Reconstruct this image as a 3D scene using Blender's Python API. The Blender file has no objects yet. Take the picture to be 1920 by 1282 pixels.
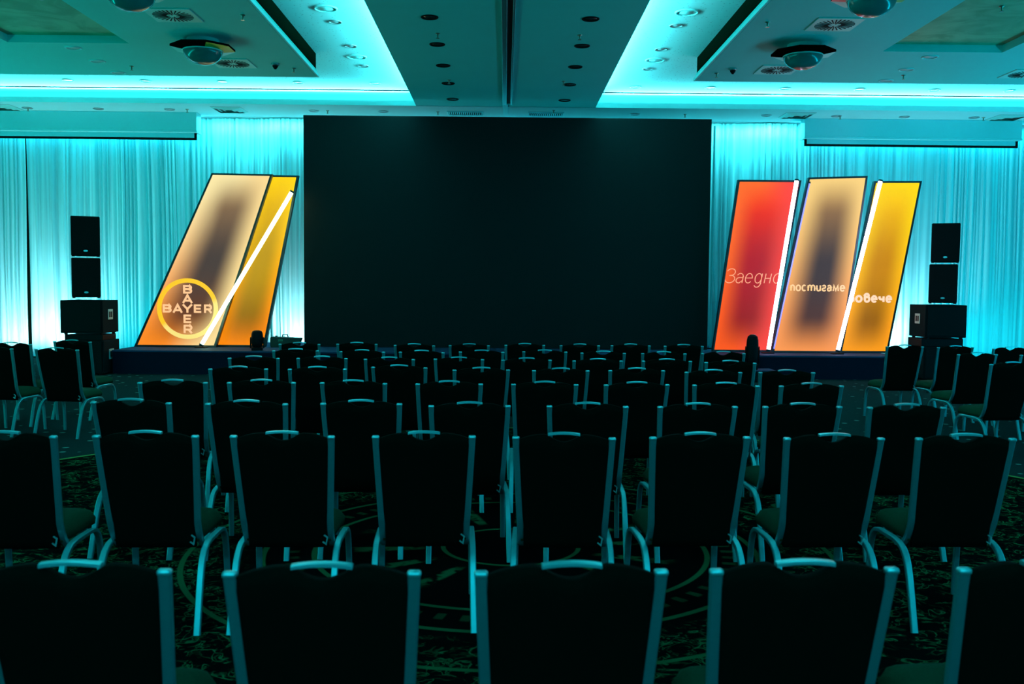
import bpy, bmesh, math, random
from math import sin, cos, pi, radians, sqrt, atan, atan2
from mathutils import Vector, Matrix
random.seed(7)
S = bpy.context.scene
COL = S.collection

# ------------------------------------------------------------------ camera
cd = bpy.data.cameras.new('camera'); cam = bpy.data.objects.new('camera', cd); COL.objects.link(cam)
cd.sensor_width = 36.0; cd.lens = 33.75; cd.clip_end = 100; cd.clip_start = 0.05
YAW, PITCH, ROLL = radians(.45), -atan(106/1800), radians(.5)
f = Vector((sin(YAW)*cos(PITCH), cos(YAW)*cos(PITCH), sin(PITCH)))
r = Vector((cos(YAW), -sin(YAW), 0)); u = r.cross(f)
r2 = r*cos(ROLL)+u*sin(ROLL); u2 = -r*sin(ROLL)+u*cos(ROLL)
m = Matrix((r2, u2, -f)).transposed().to_4x4(); m.translation = Vector((0, 0, 1.62))
cam.matrix_world = m
cd.dof.use_dof = True; cd.dof.focus_distance = 11.5; cd.dof.aperture_fstop = 4.5
S.camera = cam

# ------------------------------------------------------------------ view, world, room light
S.view_settings.view_transform = 'Standard'; S.view_settings.look = 'None'
S.view_settings.exposure = 0; S.view_settings.gamma = 1; S.view_settings.use_curve_mapping = False
S.cycles.use_denoising = True
S.cycles.max_bounces = 6; S.cycles.diffuse_bounces = 4; S.cycles.glossy_bounces = 3
S.cycles.sample_clamp_indirect = 4
w = bpy.data.worlds.new('world'); S.world = w; w.use_nodes = True
w.node_tree.nodes['Background'].inputs[0].default_value = (0, .25, .3, 1)
w.node_tree.nodes['Background'].inputs[1].default_value = 0.02

CYAN = (.012, .76, .95)
CYANW = (.10, .85, .92)
CYANC = (.10, .82, .92)
def area(name, loc, d, up, sx, sy, watts, col=CYAN, spread=180):
    """rectangular lamp: d = direction it shines, up = direction of its long side (sx)"""
    l = bpy.data.lights.new(name, 'AREA'); l.shape = 'RECTANGLE'; l.size = sx; l.size_y = sy
    l.energy = watts; l.color = col; l.spread = radians(spread)
    o = bpy.data.objects.new(name, l); COL.objects.link(o)
    z = -Vector(d).normalized(); x = Vector(up).normalized(); y = z.cross(x).normalized(); x = y.cross(z)
    mm = Matrix((x, y, z)).transposed().to_4x4(); mm.translation = Vector(loc); o.matrix_world = mm
    return o
# strips hidden in the troughs of the centre beam
for s in (-1, 1):
    area('cove_strip_beam', (s*1.60, 7.2, 5.19), (s*.8, 0, .6), (0, 1, 0), 22.4, .05, 850, CYANC)
# strips in the trough of the back soffit
area('cove_strip_back', (-6.6, 19.10, 5.19), (0, -.8, .6), (1, 0, 0), 9.4, .05, 400, CYANC)
area('cove_strip_back', (6.6, 19.10, 5.19), (0, -.8, .6), (1, 0, 0), 9.4, .05, 400, CYANC)
# strip along the ceiling washing the curtain, and one for the far soffit
area('curtain_wash', (-5.1, 20.22, 5.06), (0, .12, -1), (1, 0, 0), 2.3, .05, 45, CYANW)
area('curtain_wash', (5.0, 20.22, 5.06), (0, .12, -1), (1, 0, 0), 2.1, .05, 45, CYANW)
# stage floods: wide cyan wash over the curtain from floor battens at its foot
for s in (-1, 1):
    area('curtain_batten', (s*7.6, 19.35, .10), (0, .9, 1.4), (1, 0, 0), 7.4, .08, 85)
# lighting of the rear part of the hall, behind the photographer
area('rear_hall_lamp', (0, -5.2, 4.5), (0, .9, -.5), (1, 0, 0), 13, .3, 420)
area('curtain_top_strip', (0, 20.31, 5.02), (0, .05, -1), (1, 0, 0), 24, .04, 170)
# added unseen cyan fills along both side walls, brightening the ceiling undersides
area('added_fill_left', (-11.9, 10, .25), (.55, 0, 1), (0, 1, 0), 14, .1, 330, (.0, .95, .80))
area('added_fill_right', (11.9, 10, .25), (-.55, 0, 1), (0, 1, 0), 14, .1, 460, (.0, .70, 1.))

# ------------------------------------------------------------------ materials
def mat(name, col=(.5,.5,.5), rough=.5, metal=0., emis=None, es=1., spec=.5, noise=0., nscale=30., bump=0., bscale=80.):
    M = bpy.data.materials.new(name); M.use_nodes = True
    nt = M.node_tree; b = nt.nodes['Principled BSDF']
    b.inputs['Base Color'].default_value = (*col, 1); b.inputs['Roughness'].default_value = rough
    b.inputs['Metallic'].default_value = metal; b.inputs['Specular IOR Level'].default_value = spec
    if emis:
        b.inputs['Emission Color'].default_value = (*emis, 1); b.inputs['Emission Strength'].default_value = es
    tc = nt.nodes.new('ShaderNodeTexCoord')
    if noise:
        n = nt.nodes.new('ShaderNodeTexNoise'); n.inputs['Scale'].default_value = nscale; n.inputs['Detail'].default_value = 4
        nt.links.new(tc.outputs['Object'], n.inputs['Vector'])
        mr = nt.nodes.new('ShaderNodeMapRange'); mr.inputs[3].default_value = 1-noise; mr.inputs[4].default_value = 1+noise
        nt.links.new(n.outputs['Fac'], mr.inputs[0])
        mx = nt.nodes.new('ShaderNodeVectorMath'); mx.operation = 'SCALE'; mx.inputs[0].default_value = col
        nt.links.new(mr.outputs[0], mx.inputs['Scale']); nt.links.new(mx.outputs[0], b.inputs['Base Color'])
    if bump:
        n2 = nt.nodes.new('ShaderNodeTexNoise'); n2.inputs['Scale'].default_value = bscale
        nt.links.new(tc.outputs['Object'], n2.inputs['Vector'])
        bp = nt.nodes.new('ShaderNodeBump'); bp.inputs['Strength'].default_value = bump; bp.inputs['Distance'].default_value = .01
        nt.links.new(n2.outputs['Fac'], bp.inputs['Height']); nt.links.new(bp.outputs[0], b.inputs['Normal'])
    return M
class G:
    """tiny node-graph helper"""
    def __init__(s, M): s.nt = M.node_tree; s.b = s.nt.nodes.get('Principled BSDF')
    def n(s, t, **k):
        o = s.nt.nodes.new(t)
        for a, v in k.items(): setattr(o, a, v)
        return o
    def l(s, a, b): s.nt.links.new(a, b)
    def m(s, op, a, b=None, c=None, clamp=False):
        o = s.n('ShaderNodeMath', operation=op, use_clamp=clamp)
        for i, v in enumerate((a, b, c)):
            if v is None: continue
            if isinstance(v, (int, float)): o.inputs[i].default_value = v
            else: s.l(v, o.inputs[i])
        return o.outputs[0]
    def sstep(s, x, a, b, lo=0., hi=1.):
        o = s.n('ShaderNodeMapRange', interpolation_type='SMOOTHSTEP')
        s.l(x, o.inputs[0])
        for i, v in enumerate((a, b, lo, hi)): o.inputs[i+1].default_value = v
        return o.outputs[0]
    def mix(s, fac, a, b):
        o = s.n('ShaderNodeMix', data_type='RGBA')
        for sock, v in ((o.inputs[0], fac), (o.inputs[6], a), (o.inputs[7], b)):
            if isinstance(v, tuple): sock.default_value = (*v, 1)
            elif isinstance(v, (int, float)): sock.default_value = v
            else: s.l(v, sock)
        return o.outputs[2]
def lin(*c):
    return tuple((x/255/12.92 if x <= 10 else ((x/255+.055)/1.055)**2.4) for x in c)

M_metal = mat('cyan_cast_silver_tube', (.10,.44,.47), .42, .8, noise=.06, nscale=60)  # silver metal with the cyan cast of the room put into its colour
M_handle = mat('polished_handle', (.25,.66,.70), .35, .7, noise=.04)
M_fabric = mat('dark_green_upholstery', (.003,.040,.018), .9, 0, spec=.08, noise=.35, nscale=120, bump=.15, bscale=300)
M_back = mat('shaded_green_upholstery', (.0008,.0035,.0022), .95, 0, spec=.04, noise=.3, nscale=120, bump=.15, bscale=300)  # same green fabric as the seats, its shade put into the colour
M_clip = mat('bright_zinc_clip', (.7,.75,.75), .3, .7)
M_white = mat('cyan_cast_white_plaster', (.42,.84,.84), .8, noise=.03, nscale=3)  # white plaster; the cyan light cast is put into the colour
M_beam = mat('cyan_cast_paint', (.10,.70,.66), .75, noise=.03, nscale=3)  # low red in this paint stands in for the cyan light cast
M_dark = mat('black_plastic', (.004,.006,.007), .6, spec=.08, noise=.2)
M_speaker = mat('speaker_paint', (.001,.008,.009), .7, spec=.04, noise=.3, nscale=200, bump=.3, bscale=400)
M_grille = mat('speaker_grille', (.002,.003,.0035), .7, spec=.12, noise=.5, nscale=300, bump=.4, bscale=500)
M_badge = mat('silver_badge', (.5,.6,.6), .3, .6)
M_gloss = mat('dark_glass_band', (.001,.006,.003), .95, 0, spec=0., noise=.3)
M_curtain_wall = mat('rear_wall_paint', (.35,.35,.33), .8, noise=.05)
M_wallb = mat('brown_wall_panel', (.12,.07,.03), .7, noise=.2, nscale=8)
M_stage = mat('navy_stage_carpet', (.012,.045,.10), .8, spec=.15, noise=.3, nscale=150, bump=.2, bscale=300)
M_skirt = mat('navy_stage_skirt', (.004,.007,.020), .9, spec=.1, noise=.2, nscale=40)
M_led = mat('led_wall_face', (.003,.007,.007), .5, spec=.15, noise=.12, nscale=2)
M_ledf = mat('led_wall_frame', (.004,.005,.005), .5)
M_frame = mat('blue_black_frame', (.012,.035,.045), .45, .3, noise=.1)
M_screen = mat('cyan_cast_white_housing', (.30,.86,.88), .5, noise=.02)  # white housing tinted with the cyan of the light
M_case = mat('green_black_case', (.004,.020,.012), .5, noise=.2)
M_mark = mat('pale_case_marking', (.05,.28,.18), .6)
M_gold = mat('gold_leaf_plaster', (.25,.36,.16), .55, .25)
g = G(M_gold); tc = g.n('ShaderNodeTexCoord'); nz = g.n('ShaderNodeTexNoise'); nz.inputs['Scale'].default_value = 1.6; nz.inputs['Detail'].default_value = 6; nz.inputs['Distortion'].default_value = 1.2
g.l(tc.outputs['Object'], nz.inputs['Vector'])
g.l(g.mix(g.sstep(nz.outputs['Fac'], .35, .65), (.10,.30,.15), (.22,.46,.26)), g.b.inputs['Base Color'])
M_vent = mat('cyan_cast_vent_plate', (.28,.74,.68), .45, noise=.02)  # pale plate, cyan light cast mixed into its colour
M_slot = mat('vent_slot_black', (.003,.004,.004), .8)
M_rim = mat('downlight_rim', (.30,.34,.34), .35, .5)
M_rimw = mat('cyan_cast_downlight_rim', (.35,.78,.76), .45)  # pale rim, cyan light cast mixed into its colour
M_lens = mat('dark_downlight_lens', (.03,.045,.045), .25, spec=.6)
M_lensw = mat('frosted_downlight_lens', (.55,.60,.60), .25, spec=.6)
M_lit = mat('lit_downlight_lens', (.7,.75,.75), .3, emis=(.55,1,1), es=1.1)
M_brass = mat('sprinkler_metal', (.35,.33,.25), .35, .8)
M_facet = mat('painted_dark_reflection', (.002,.004,.003), .9, .0, spec=0.)  # dark reflection in the mirrored facets, painted as matt black
M_facety = mat('painted_green_reflection', (.12,.42,.02), .4, .2)  # green reflection in a mirrored facet, painted on
M_facetr = mat('painted_red_reflection', (.8,.05,.03), .4, .2)  # red reflection in a mirrored facet, painted on
M_rimd = mat('white_lamp_rim', (.40,.80,.72), .35)
M_dome = mat('smoked_glass_dome', (.01,.16,.15), .18, spec=.6); 
M_track = mat('track_aluminium', (.30,.36,.36), .35, .7)
M_port = mat('socket_plate', (.45,.55,.52), .4, .2)
# acoustic ceiling with fine perforations
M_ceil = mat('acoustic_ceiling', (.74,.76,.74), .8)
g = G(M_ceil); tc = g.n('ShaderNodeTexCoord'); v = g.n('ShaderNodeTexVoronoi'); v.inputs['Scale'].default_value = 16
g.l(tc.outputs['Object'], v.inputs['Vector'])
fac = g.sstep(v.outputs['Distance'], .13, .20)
g.l(g.mix(fac, (.22,.42,.42), (.42,.76,.75)), g.b.inputs['Base Color'])  # tile colours include the cyan light cast as a tint
# sheer curtain
M_curt = bpy.data.materials.new('white_sheer_curtain'); M_curt.use_nodes = True
g = G(M_curt); g.b.inputs['Roughness'].default_value = .7; g.b.inputs['Specular IOR Level'].default_value = .2
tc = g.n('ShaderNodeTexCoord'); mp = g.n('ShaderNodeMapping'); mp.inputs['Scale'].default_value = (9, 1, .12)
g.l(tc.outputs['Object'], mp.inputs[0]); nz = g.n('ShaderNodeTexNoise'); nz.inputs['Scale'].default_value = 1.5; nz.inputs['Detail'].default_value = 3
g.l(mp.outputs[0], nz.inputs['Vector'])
g.l(g.mix(g.sstep(nz.outputs['Fac'], .3, .7), (.26,.56,.60), (.50,.88,.90)), g.b.inputs['Base Color'])  # white cloth with the cyan light cast put into its colour
# carpet
M_floor = bpy.data.materials.new('patterned_carpet'); M_floor.use_nodes = True
g = G(M_floor); g.b.inputs['Roughness'].default_value = 1.; g.b.inputs['Specular IOR Level'].default_value = 0.
tc = g.n('ShaderNodeTexCoord'); sp = g.n('ShaderNodeSeparateXYZ'); g.l(tc.outputs['Object'], sp.inputs[0])
dx = g.m('SUBTRACT', sp.outputs[0], .05); dy = g.m('SUBTRACT', sp.outputs[1], 5.9)
rr = g.m('SQRT', g.m('ADD', g.m('MULTIPLY', dx, dx), g.m('MULTIPLY', dy, dy)))
ang = g.m('ARCTAN2', dy, dx)
def ring(rad, wd):
    return g.m('SUBTRACT', 1., g.sstep(g.m('ABSOLUTE', g.m('SUBTRACT', rr, rad)), wd*.6, wd), clamp=True)
# floral scrolls: distorted cell borders broken by noise
nd = g.n('ShaderNodeTexNoise'); nd.inputs['Scale'].default_value = 3.2; nd.inputs['Detail'].default_value = 2
g.l(tc.outputs['Object'], nd.inputs['Vector'])
sc_ = g.n('ShaderNodeVectorMath', operation='SCALE'); g.l(nd.outputs['Color'], sc_.inputs[0]); sc_.inputs['Scale'].default_value = .75
ad = g.n('ShaderNodeVectorMath', operation='ADD'); g.l(tc.outputs['Object'], ad.inputs[0]); g.l(sc_.outputs[0], ad.inputs[1])
ve = g.n('ShaderNodeTexVoronoi', feature='DISTANCE_TO_EDGE'); ve.inputs['Scale'].default_value = 8.5; g.l(ad.outputs[0], ve.inputs['Vector'])
ln = g.m('SUBTRACT', 1., g.sstep(ve.outputs['Distance'], .02, .055), clamp=True)
nb = g.n('ShaderNodeTexNoise'); nb.inputs['Scale'].default_value = 9; nb.inputs['Detail'].default_value = 2; g.l(tc.outputs['Object'], nb.inputs['Vector'])
brk = g.sstep(nb.outputs['Fac'], .46, .58)
def contour(scale, dist, lo, wd):
    q_ = g.n('ShaderNodeTexNoise'); q_.inputs['Scale'].default_value = scale; q_.inputs['Detail'].default_value = 1; q_.inputs['Distortion'].default_value = dist
    g.l(tc.outputs['Object'], q_.inputs['Vector'])
    return g.m('SUBTRACT', 1., g.sstep(g.m('ABSOLUTE', g.m('SUBTRACT', q_.outputs['Fac'], lo)), wd*.5, wd), clamp=True), q_.outputs['Fac']
c1, n1 = contour(5.5, 1.8, .56, .022); c2, n2 = contour(12., 2.2, .60, .05)
leaf = g.m('MULTIPLY', c1, g.sstep(nb.outputs['Fac'], .40, .52))
blob = g.m('MULTIPLY', c2, g.m('MULTIPLY', g.sstep(n1, .47, .60), .8))
leaf = g.m('MAXIMUM', leaf, g.m('MULTIPLY', g.m('MULTIPLY', ln, brk), .35))
# little rosettes
vr = g.n('ShaderNodeTexVoronoi'); vr.inputs['Scale'].default_value = 1.15; vr.inputs['Randomness'].default_value = .55; g.l(tc.outputs['Object'], vr.inputs['Vector'])
ros = g.m('SUBTRACT', 1., g.sstep(g.m('ABSOLUTE', g.m('SUBTRACT', vr.outputs['Distance'], .12)), .008, .022), clamp=True)
rosc = g.sstep(vr.outputs['Distance'], .13, .15)
orn = g.m('MAXIMUM', g.m('MULTIPLY', g.m('MAXIMUM', leaf, blob), rosc), ros)
orn = g.m('MULTIPLY', orn, g.sstep(rr, 1.55, 1.7))
# centre medallion: rings, petals, beading
pet = g.m('MULTIPLY', g.sstep(g.m('SINE', g.m('MULTIPLY', ang, 14)), .55, .9), g.m('MULTIPLY', g.sstep(rr, .50, .62), g.sstep(rr, 1.05, .85)))
pet = g.m('MULTIPLY', pet, g.sstep(nb.outputs['Fac'], .4, .55))
bead = g.m('MULTIPLY', g.sstep(g.m('SINE', g.m('MULTIPLY', ang, 64)), .2, .6), ring(1.33, .05))
med = g.m('MAXIMUM', g.m('MAXIMUM', ring(.42, .018), ring(1.2, .02)), g.m('MAXIMUM', g.m('MAXIMUM', pet, g.m('MULTIPLY', bead, .4)), g.m('MAXIMUM', ring(1.5, .022), ring(1.95, .02))))
inner = g.m('MAXIMUM', orn, med)
vd = g.n('ShaderNodeTexVoronoi'); vd.inputs['Scale'].default_value = 4.2; vd.inputs['Randomness'].default_value = .35; g.l(tc.outputs['Object'], vd.inputs['Vector'])
dots = g.m('SUBTRACT', 1., g.sstep(vd.outputs['Distance'], .10, .16), clamp=True)
out = g.sstep(rr, 4.98, 5.0)
cin = g.mix(inner, (.0016,.0030,.0032), (.025,.100,.040))
cout = g.mix(dots, (.016,.030,.030), (.16,.24,.20))
c = g.mix(out, cin, cout)
c = g.mix(ring(4.97, .03), c, (.20,.22,.06))
g.l(c, g.b.inputs['Base Color'])

# ------------------------------------------------------------------ mesh helpers
def link(name, bm, mats, parent=None, smooth=False):
    me = bpy.data.meshes.new(name); bmesh.ops.recalc_face_normals(bm, faces=bm.faces[:]); bm.to_mesh(me); bm.free()
    for q in (mats if isinstance(mats, (list, tuple)) else [mats]): me.materials.append(q)
    if smooth:
        for p in me.polygons: p.use_smooth = True
    o = bpy.data.objects.new(name, me); COL.objects.link(o)
    if parent: o.parent = parent
    return o
def thing(name, label, cat, loc=(0,0,0), rz=0, group=None):
    o = bpy.data.objects.new(name, None); COL.objects.link(o); o.location = loc; o.rotation_euler = (0,0,rz)
    o.empty_display_size = .1
    return tag(o, label, cat, group)
def tag(o, label, cat, group=None):
    o['label'] = label; o['category'] = cat
    if group: o['group'] = group
    return o
def struct(name, bm, mats, smooth=False):
    o = link(name, bm, mats, None, smooth); o['kind'] = 'structure'; return o
def box(bm, x0, x1, y0, y1, z0, z1, bev=0., seg=2, mi=0):
    vs = [bm.verts.new((x, y, z)) for x in (x0, x1) for y in (y0, y1) for z in (z0, z1)]
    fs = [bm.faces.new([vs[i] for i in q]) for q in ((0,1,3,2),(4,6,7,5),(0,4,5,1),(2,3,7,6),(0,2,6,4),(1,5,7,3))]
    for q in fs: q.material_index = mi
    if bev:
        es = list({e for q in fs for e in q.edges})
        bmesh.ops.bevel(bm, geom=es, offset=bev, segments=seg, affect='EDGES', profile=.5, clamp_overlap=True)
def B(*a, **k):
    bm = bmesh.new(); box(bm, *a, **k); return bm
def prism(bm, pts, y0, y1, plane='xz', mi=0):
    """polygon extruded between y0 and y1"""
    def P(p, d):
        return (p[0], d, p[1]) if plane == 'xz' else (p[0], p[1], d) if plane == 'xy' else (d, p[0], p[1])
    a = [bm.verts.new(P(p, y0)) for p in pts]; b = [bm.verts.new(P(p, y1)) for p in pts]
    n = len(pts); fs = [bm.faces.new(a), bm.faces.new(b[::-1])]
    for i in range(n): fs.append(bm.faces.new((a[i], b[i], b[(i+1)%n], a[(i+1)%n])))
    for q in fs: q.material_index = mi
    return fs
def disc(bm, c, r0, r1, z0, z1, n=32, mi=0):
    """ring or disc (r0=0) between z0 and z1 about c"""
    rings = []
    for (rad, z) in ((r1, z0), (r1, z1), (r0, z1), (r0, z0)):
        if rad == 0: rings.append([bm.verts.new((c[0], c[1], z))]); continue
        rings.append([bm.verts.new((c[0]+rad*cos(2*pi*i/n), c[1]+rad*sin(2*pi*i/n), z)) for i in range(n)])
    for k in range(4):
        A, Bq = rings[k], rings[(k+1)%4]
        if len(A) == 1 and len(Bq) == 1: continue
        for i in range(n):
            j = (i+1) % n
            if len(A) == 1: q = (A[0], Bq[i], Bq[j])
            elif len(Bq) == 1: q = (A[i], A[j], Bq[0])
            else: q = (A[i], A[j], Bq[j], Bq[i])
            bm.faces.new(q).material_index = mi
def lathe(bm, prof, n=24, c=(0,0), mi=0):
    rings = []
    for (rad, z) in prof:
        rings.append([bm.verts.new((c[0], c[1], z))] if rad < 1e-6 else [bm.verts.new((c[0]+rad*cos(2*pi*i/n), c[1]+rad*sin(2*pi*i/n), z)) for i in range(n)])
    for A, Bq in zip(rings, rings[1:]):
        for i in range(n):
            j = (i+1) % n
            if len(A) == 1: bm.faces.new((A[0], Bq[i], Bq[j])).material_index = mi
            elif len(Bq) == 1: bm.faces.new((A[i], A[j], Bq[0])).material_index = mi
            else: bm.faces.new((A[i], A[j], Bq[j], Bq[i])).material_index = mi
def cyl(bm, a, b, rad, n=10, rad2=None):
    a = Vector(a); b = Vector(b); d = (b-a).normalized(); rad2 = rad if rad2 is None else rad2
    x = d.orthogonal().normalized(); y = d.cross(x)
    A = [bm.verts.new(a+rad*(x*cos(2*pi*i/n)+y*sin(2*pi*i/n))) for i in range(n)]
    Bq = [bm.verts.new(b+rad2*(x*cos(2*pi*i/n)+y*sin(2*pi*i/n))) for i in range(n)]
    bm.faces.new(A[::-1]); bm.faces.new(Bq)
    for i in range(n): bm.faces.new((A[i], A[(i+1)%n], Bq[(i+1)%n], Bq[i]))
def spline(pts, sub=5):
    P = [Vector(p) for p in pts]; P = [2*P[0]-P[1]]+P+[2*P[-1]-P[-2]]; out = []
    for i in range(1, len(P)-2):
        for k in range(sub):
            t = k/sub; a, b, c, d = P[i-1:i+3]
            out.append(.5*((2*b)+(c-a)*t+(2*a-5*b+4*c-d)*t*t+(3*b-a-3*c+d)*t**3))
    out.append(P[-2]); return out
def flat_tube(bm, pts, wx, d, ch=.004, sub=5, cap_round=0.):
    """rectangular tube with chamfered corners, wide along X, swept in a near-YZ plane"""
    P = spline(pts, sub); X = Vector((1, 0, 0)); R = []
    for i, p in enumerate(P):
        t = (P[min(i+1, len(P)-1)]-P[max(i-1, 0)]).normalized(); n = t.cross(X).normalized(); x = n.cross(t).normalized()
        a, b = wx/2, d/2
        R.append([bm.verts.new(p+x*sx+n*sy) for sx, sy in ((a-ch, b), (-a+ch, b), (-a, b-ch), (-a, -b+ch), (-a+ch, -b), (a-ch, -b), (a, -b+ch), (a, b-ch))])
    for A, Bq in zip(R, R[1:]):
        for i in range(8): bm.faces.new((A[i], A[(i+1)%8], Bq[(i+1)%8], Bq[i]))
    bm.faces.new(R[0]); bm.faces.new(R[-1][::-1])
def copy_tree(o, parent=None):
    c = o.copy(); COL.objects.link(c)
    if parent: c.parent = parent
    for ch in list(o.children): copy_tree(ch, c)
    return c
ORD = ['first','second','third','fourth','fifth','sixth','seventh','eighth','ninth','tenth','eleventh','twelfth']

# ------------------------------------------------------------------ setting
XL, XR, YB, YR = -12.2, 12.2, 20.75, -6.0
struct('floor', B(XL-.1, XR+.1, YR-.1, YB+.1, -.1, 0), M_floor)
struct('wall_back', B(XL, XR, YB, YB+.15, 0, 5.6), M_wallb)
struct('wall_rear', B(XL, XR, YR-.15, YR, 0, 5.6), M_curtain_wall)
struct('wall_left', B(XL-.15, XL, YR, YB, 0, 5.6), M_curtain_wall)
struct('wall_right', B(XR, XR+.15, YR, YB, 0, 5.6), M_curtain_wall)
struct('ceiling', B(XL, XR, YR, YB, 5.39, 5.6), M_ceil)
# centre beam: flat underside, lip each side, trough behind the lip
bm = bmesh.new()
box(bm, -1.76, .005, YR, 19.0, 5.10, 5.13); box(bm, .045, 1.74, YR, 19.0, 5.10, 5.13)
box(bm, -1.76, -1.735, YR, 18.97, 5.13, 5.20); box(bm, 1.715, 1.74, YR, 18.97, 5.13, 5.20)
box(bm, -1.48, 1.46, YR, 19.0, 5.13, 5.39)
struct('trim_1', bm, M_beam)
# back soffit with its own lip and trough
bm = bmesh.new()
box(bm, XL, XR, 18.97, YB, 5.10, 5.13)
box(bm, XL, -1.76, 18.97, 18.995, 5.13, 5.20); box(bm, 1.74, XR, 18.97, 18.995, 5.13, 5.20)
box(bm, XL, XR, 19.22, 19.30, 5.13, 5.39)
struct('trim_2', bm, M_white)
# dropped ceiling fields with a sunk gold coffer each
def dropped(s, name):
    xa, xb, ya, yb = 3.12, 9.5, 3.5, 16.05
    cx0, cx1, cy0, cy1 = 5.38, 7.1, 6.0, 13.93
    z0, z1 = 5.01, 5.39
    bm = bmesh.new()
    def bx(x0, x1, *a, **k):
        x0, x1 = sorted((s*x0, s*x1)); box(bm, x0, x1, *a, **k)
    for (a, b, c_, d_) in ((xa, cx0, ya, yb), (cx1, xb, ya, yb), (cx0, cx1, ya, cy0), (cx0, cx1, cy1, yb)):
        bx(a, b, c_, d_, z0, z0+.115)
    bx(xa+.03, xb-.03, ya+.03, yb-.03, z0+.115, z1-.001, mi=0)
    o = struct(name, bm, [M_beam]); 
    bm = bmesh.new(); x0, x1 = sorted((s*(cx0+.002), s*(cx1-.002))); box(bm, x0, x1, cy0+.002, cy1-.002, z0+.106, z0+.114)
    link('coffer_panel', bm, M_gold, o)
    bm = bmesh.new(); x0, x1 = sorted((s*(xa+.012), s*(xa+.029))); box(bm, x0, x1, ya+.03, yb-.03, z0+.13, z1-.004)
    link('dark_side_band', bm, M_gloss, o)
    bm = bmesh.new(); x0, x1 = sorted((s*(xa-.035), s*(xa-.002))); box(bm, x0, x1, ya, yb, z0, z0+.05, bev=.004, seg=1)
    link('edge_lip', bm, M_white, o)
dropped(-1, 'trim_3'); dropped(1, 'trim_4')
# thin dark trim line where the acoustic field meets the cove
bm = bmesh.new(); box(bm, XL, -1.78, 18.93, 18.96, 5.375, 5.389); box(bm, 1.76, XR, 18.93, 18.96, 5.375, 5.389)
struct('trim_5', bm, M_dark)
# partition track down the middle of the beam
t = thing('partition_track', 'metal and black slot track running down the middle of the ceiling beam', 'ceiling track', (.03, 0, 5.10))
bm = bmesh.new(); box(bm, -.10, -.03, YR+.1, 18.6, -.035, 0, bev=.004, seg=1); box(bm, .045, .075, YR+.1, 18.6, -.035, 0, bev=.004, seg=1)
link('rail', bm, M_track, t)
link('slot', B(-.028, .043, YR+.1, 18.6, -.012, .0), M_slot, t)
bm = bmesh.new(); box(bm, -.10, .0, 18.62, 19.7, -.03, 0, bev=.004, seg=1)
link('end_plate', bm, M_screen, t)

# ------------------------------------------------------------------ curtains
def curtain(name, label, xa_b, xa_t, xb, nx, seed):
    rnd = random.Random(seed); bm = bmesh.new(); rows = 14
    ph = []; x = 0; w_ = xb-xa_b
    cuts = [0.]
    while cuts[-1] < w_: cuts.append(cuts[-1]+rnd.choice((.05,.07,.09,.12,.16,.22))*rnd.uniform(.8, 1.2))
    amp = [rnd.uniform(.02, .085) for _ in cuts]; gr = [rnd.uniform(-.6, 1.) for _ in cuts]
    grid = []
    for j in range(rows+1):
        v_ = j/rows; z = .03+v_*(5.08-.03); xa = xa_b+(xa_t-xa_b)*v_; row = []
        for i in range(nx+1):
            s_ = i/nx*w_; k = 0
            row.append((s_, z, v_, xa))
        k = 0; vr_ = []
        for (s_, z, v_, xa) in row:
            while k < len(cuts)-2 and cuts[k+1] < s_: k += 1
            t_ = (s_-cuts[k])/(cuts[k+1]-cuts[k]); t_ = min(max(t_, 0), 1)
            a = amp[k]*(.75+.5*gr[k]*(v_-.5))
            y = -a*sin(pi*t_)**.8 + .035*sin(s_*2.1+seed)+.02*sin(s_*5.3+1.5*v_)
            X = xa+(xb-xa)*s_/w_ + .012*sin(6*v_+s_*1.7)*min(1, s_*3)
            vr_.append(bm.verts.new((X, 20.50+y, z)))
        grid.append(vr_)
    for A, Bq in zip(grid, grid[1:]):
        for i in range(nx): bm.faces.new((A[i], A[i+1], Bq[i+1], Bq[i]))
    o = link(name, bm, M_curt, None, True)
    sm = o.modifiers.new('cloth_thickness', 'SOLIDIFY'); sm.thickness = .003
    return tag(o, label, 'curtain', 'sheer curtains across the back wall')
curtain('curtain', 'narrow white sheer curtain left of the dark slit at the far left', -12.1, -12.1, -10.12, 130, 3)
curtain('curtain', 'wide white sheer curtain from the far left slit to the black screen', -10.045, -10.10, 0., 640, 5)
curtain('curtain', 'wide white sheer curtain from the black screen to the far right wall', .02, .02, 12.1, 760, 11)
bm = bmesh.new(); box(bm, -12.1, 12.1, 20.43, 20.53, 5.088, 5.10)
tag(link('curtain_rail', bm, M_white), 'white curtain rail along the ceiling above the sheer curtains', 'curtain rail')

# ------------------------------------------------------------------ projection screen housings
def housing(x0, x1, label):
    t = thing('projection_screen', label, 'projection screen', ((x0+x1)/2, 19.92, 4.70), 0, 'retracted projection screens')
    h = (x1-x0)/2
    link('housing', B(-h, h, 0, .30, .03, .399, bev=.006, seg=1), M_screen, t)
    link('lower_lip', B(-h-.01, h+.01, -.01, .30, -.01, .03, bev=.004, seg=1), M_screen, t)
    link('screen_fabric', B(-h+.08, h-.08, .10, .115, -.10, -.01), M_screen, t)
    bm = bmesh.new(); box(bm, -h+.03, h-.03, .085, .13, -.15, -.105, bev=.006, seg=1)
    box(bm, h-.075, h-.03, .09, .125, -.11, -.01); box(bm, -h+.03, -h+.075, .09, .125, -.11, -.01)
    link('black_bottom_bar', bm, M_dark, t)
housing(-10.83, -6.34, 'retracted projection screen in a white housing above the left curtain')
housing(6.14, 10.63, 'retracted projection screen in a white housing above the right curtain')

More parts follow.
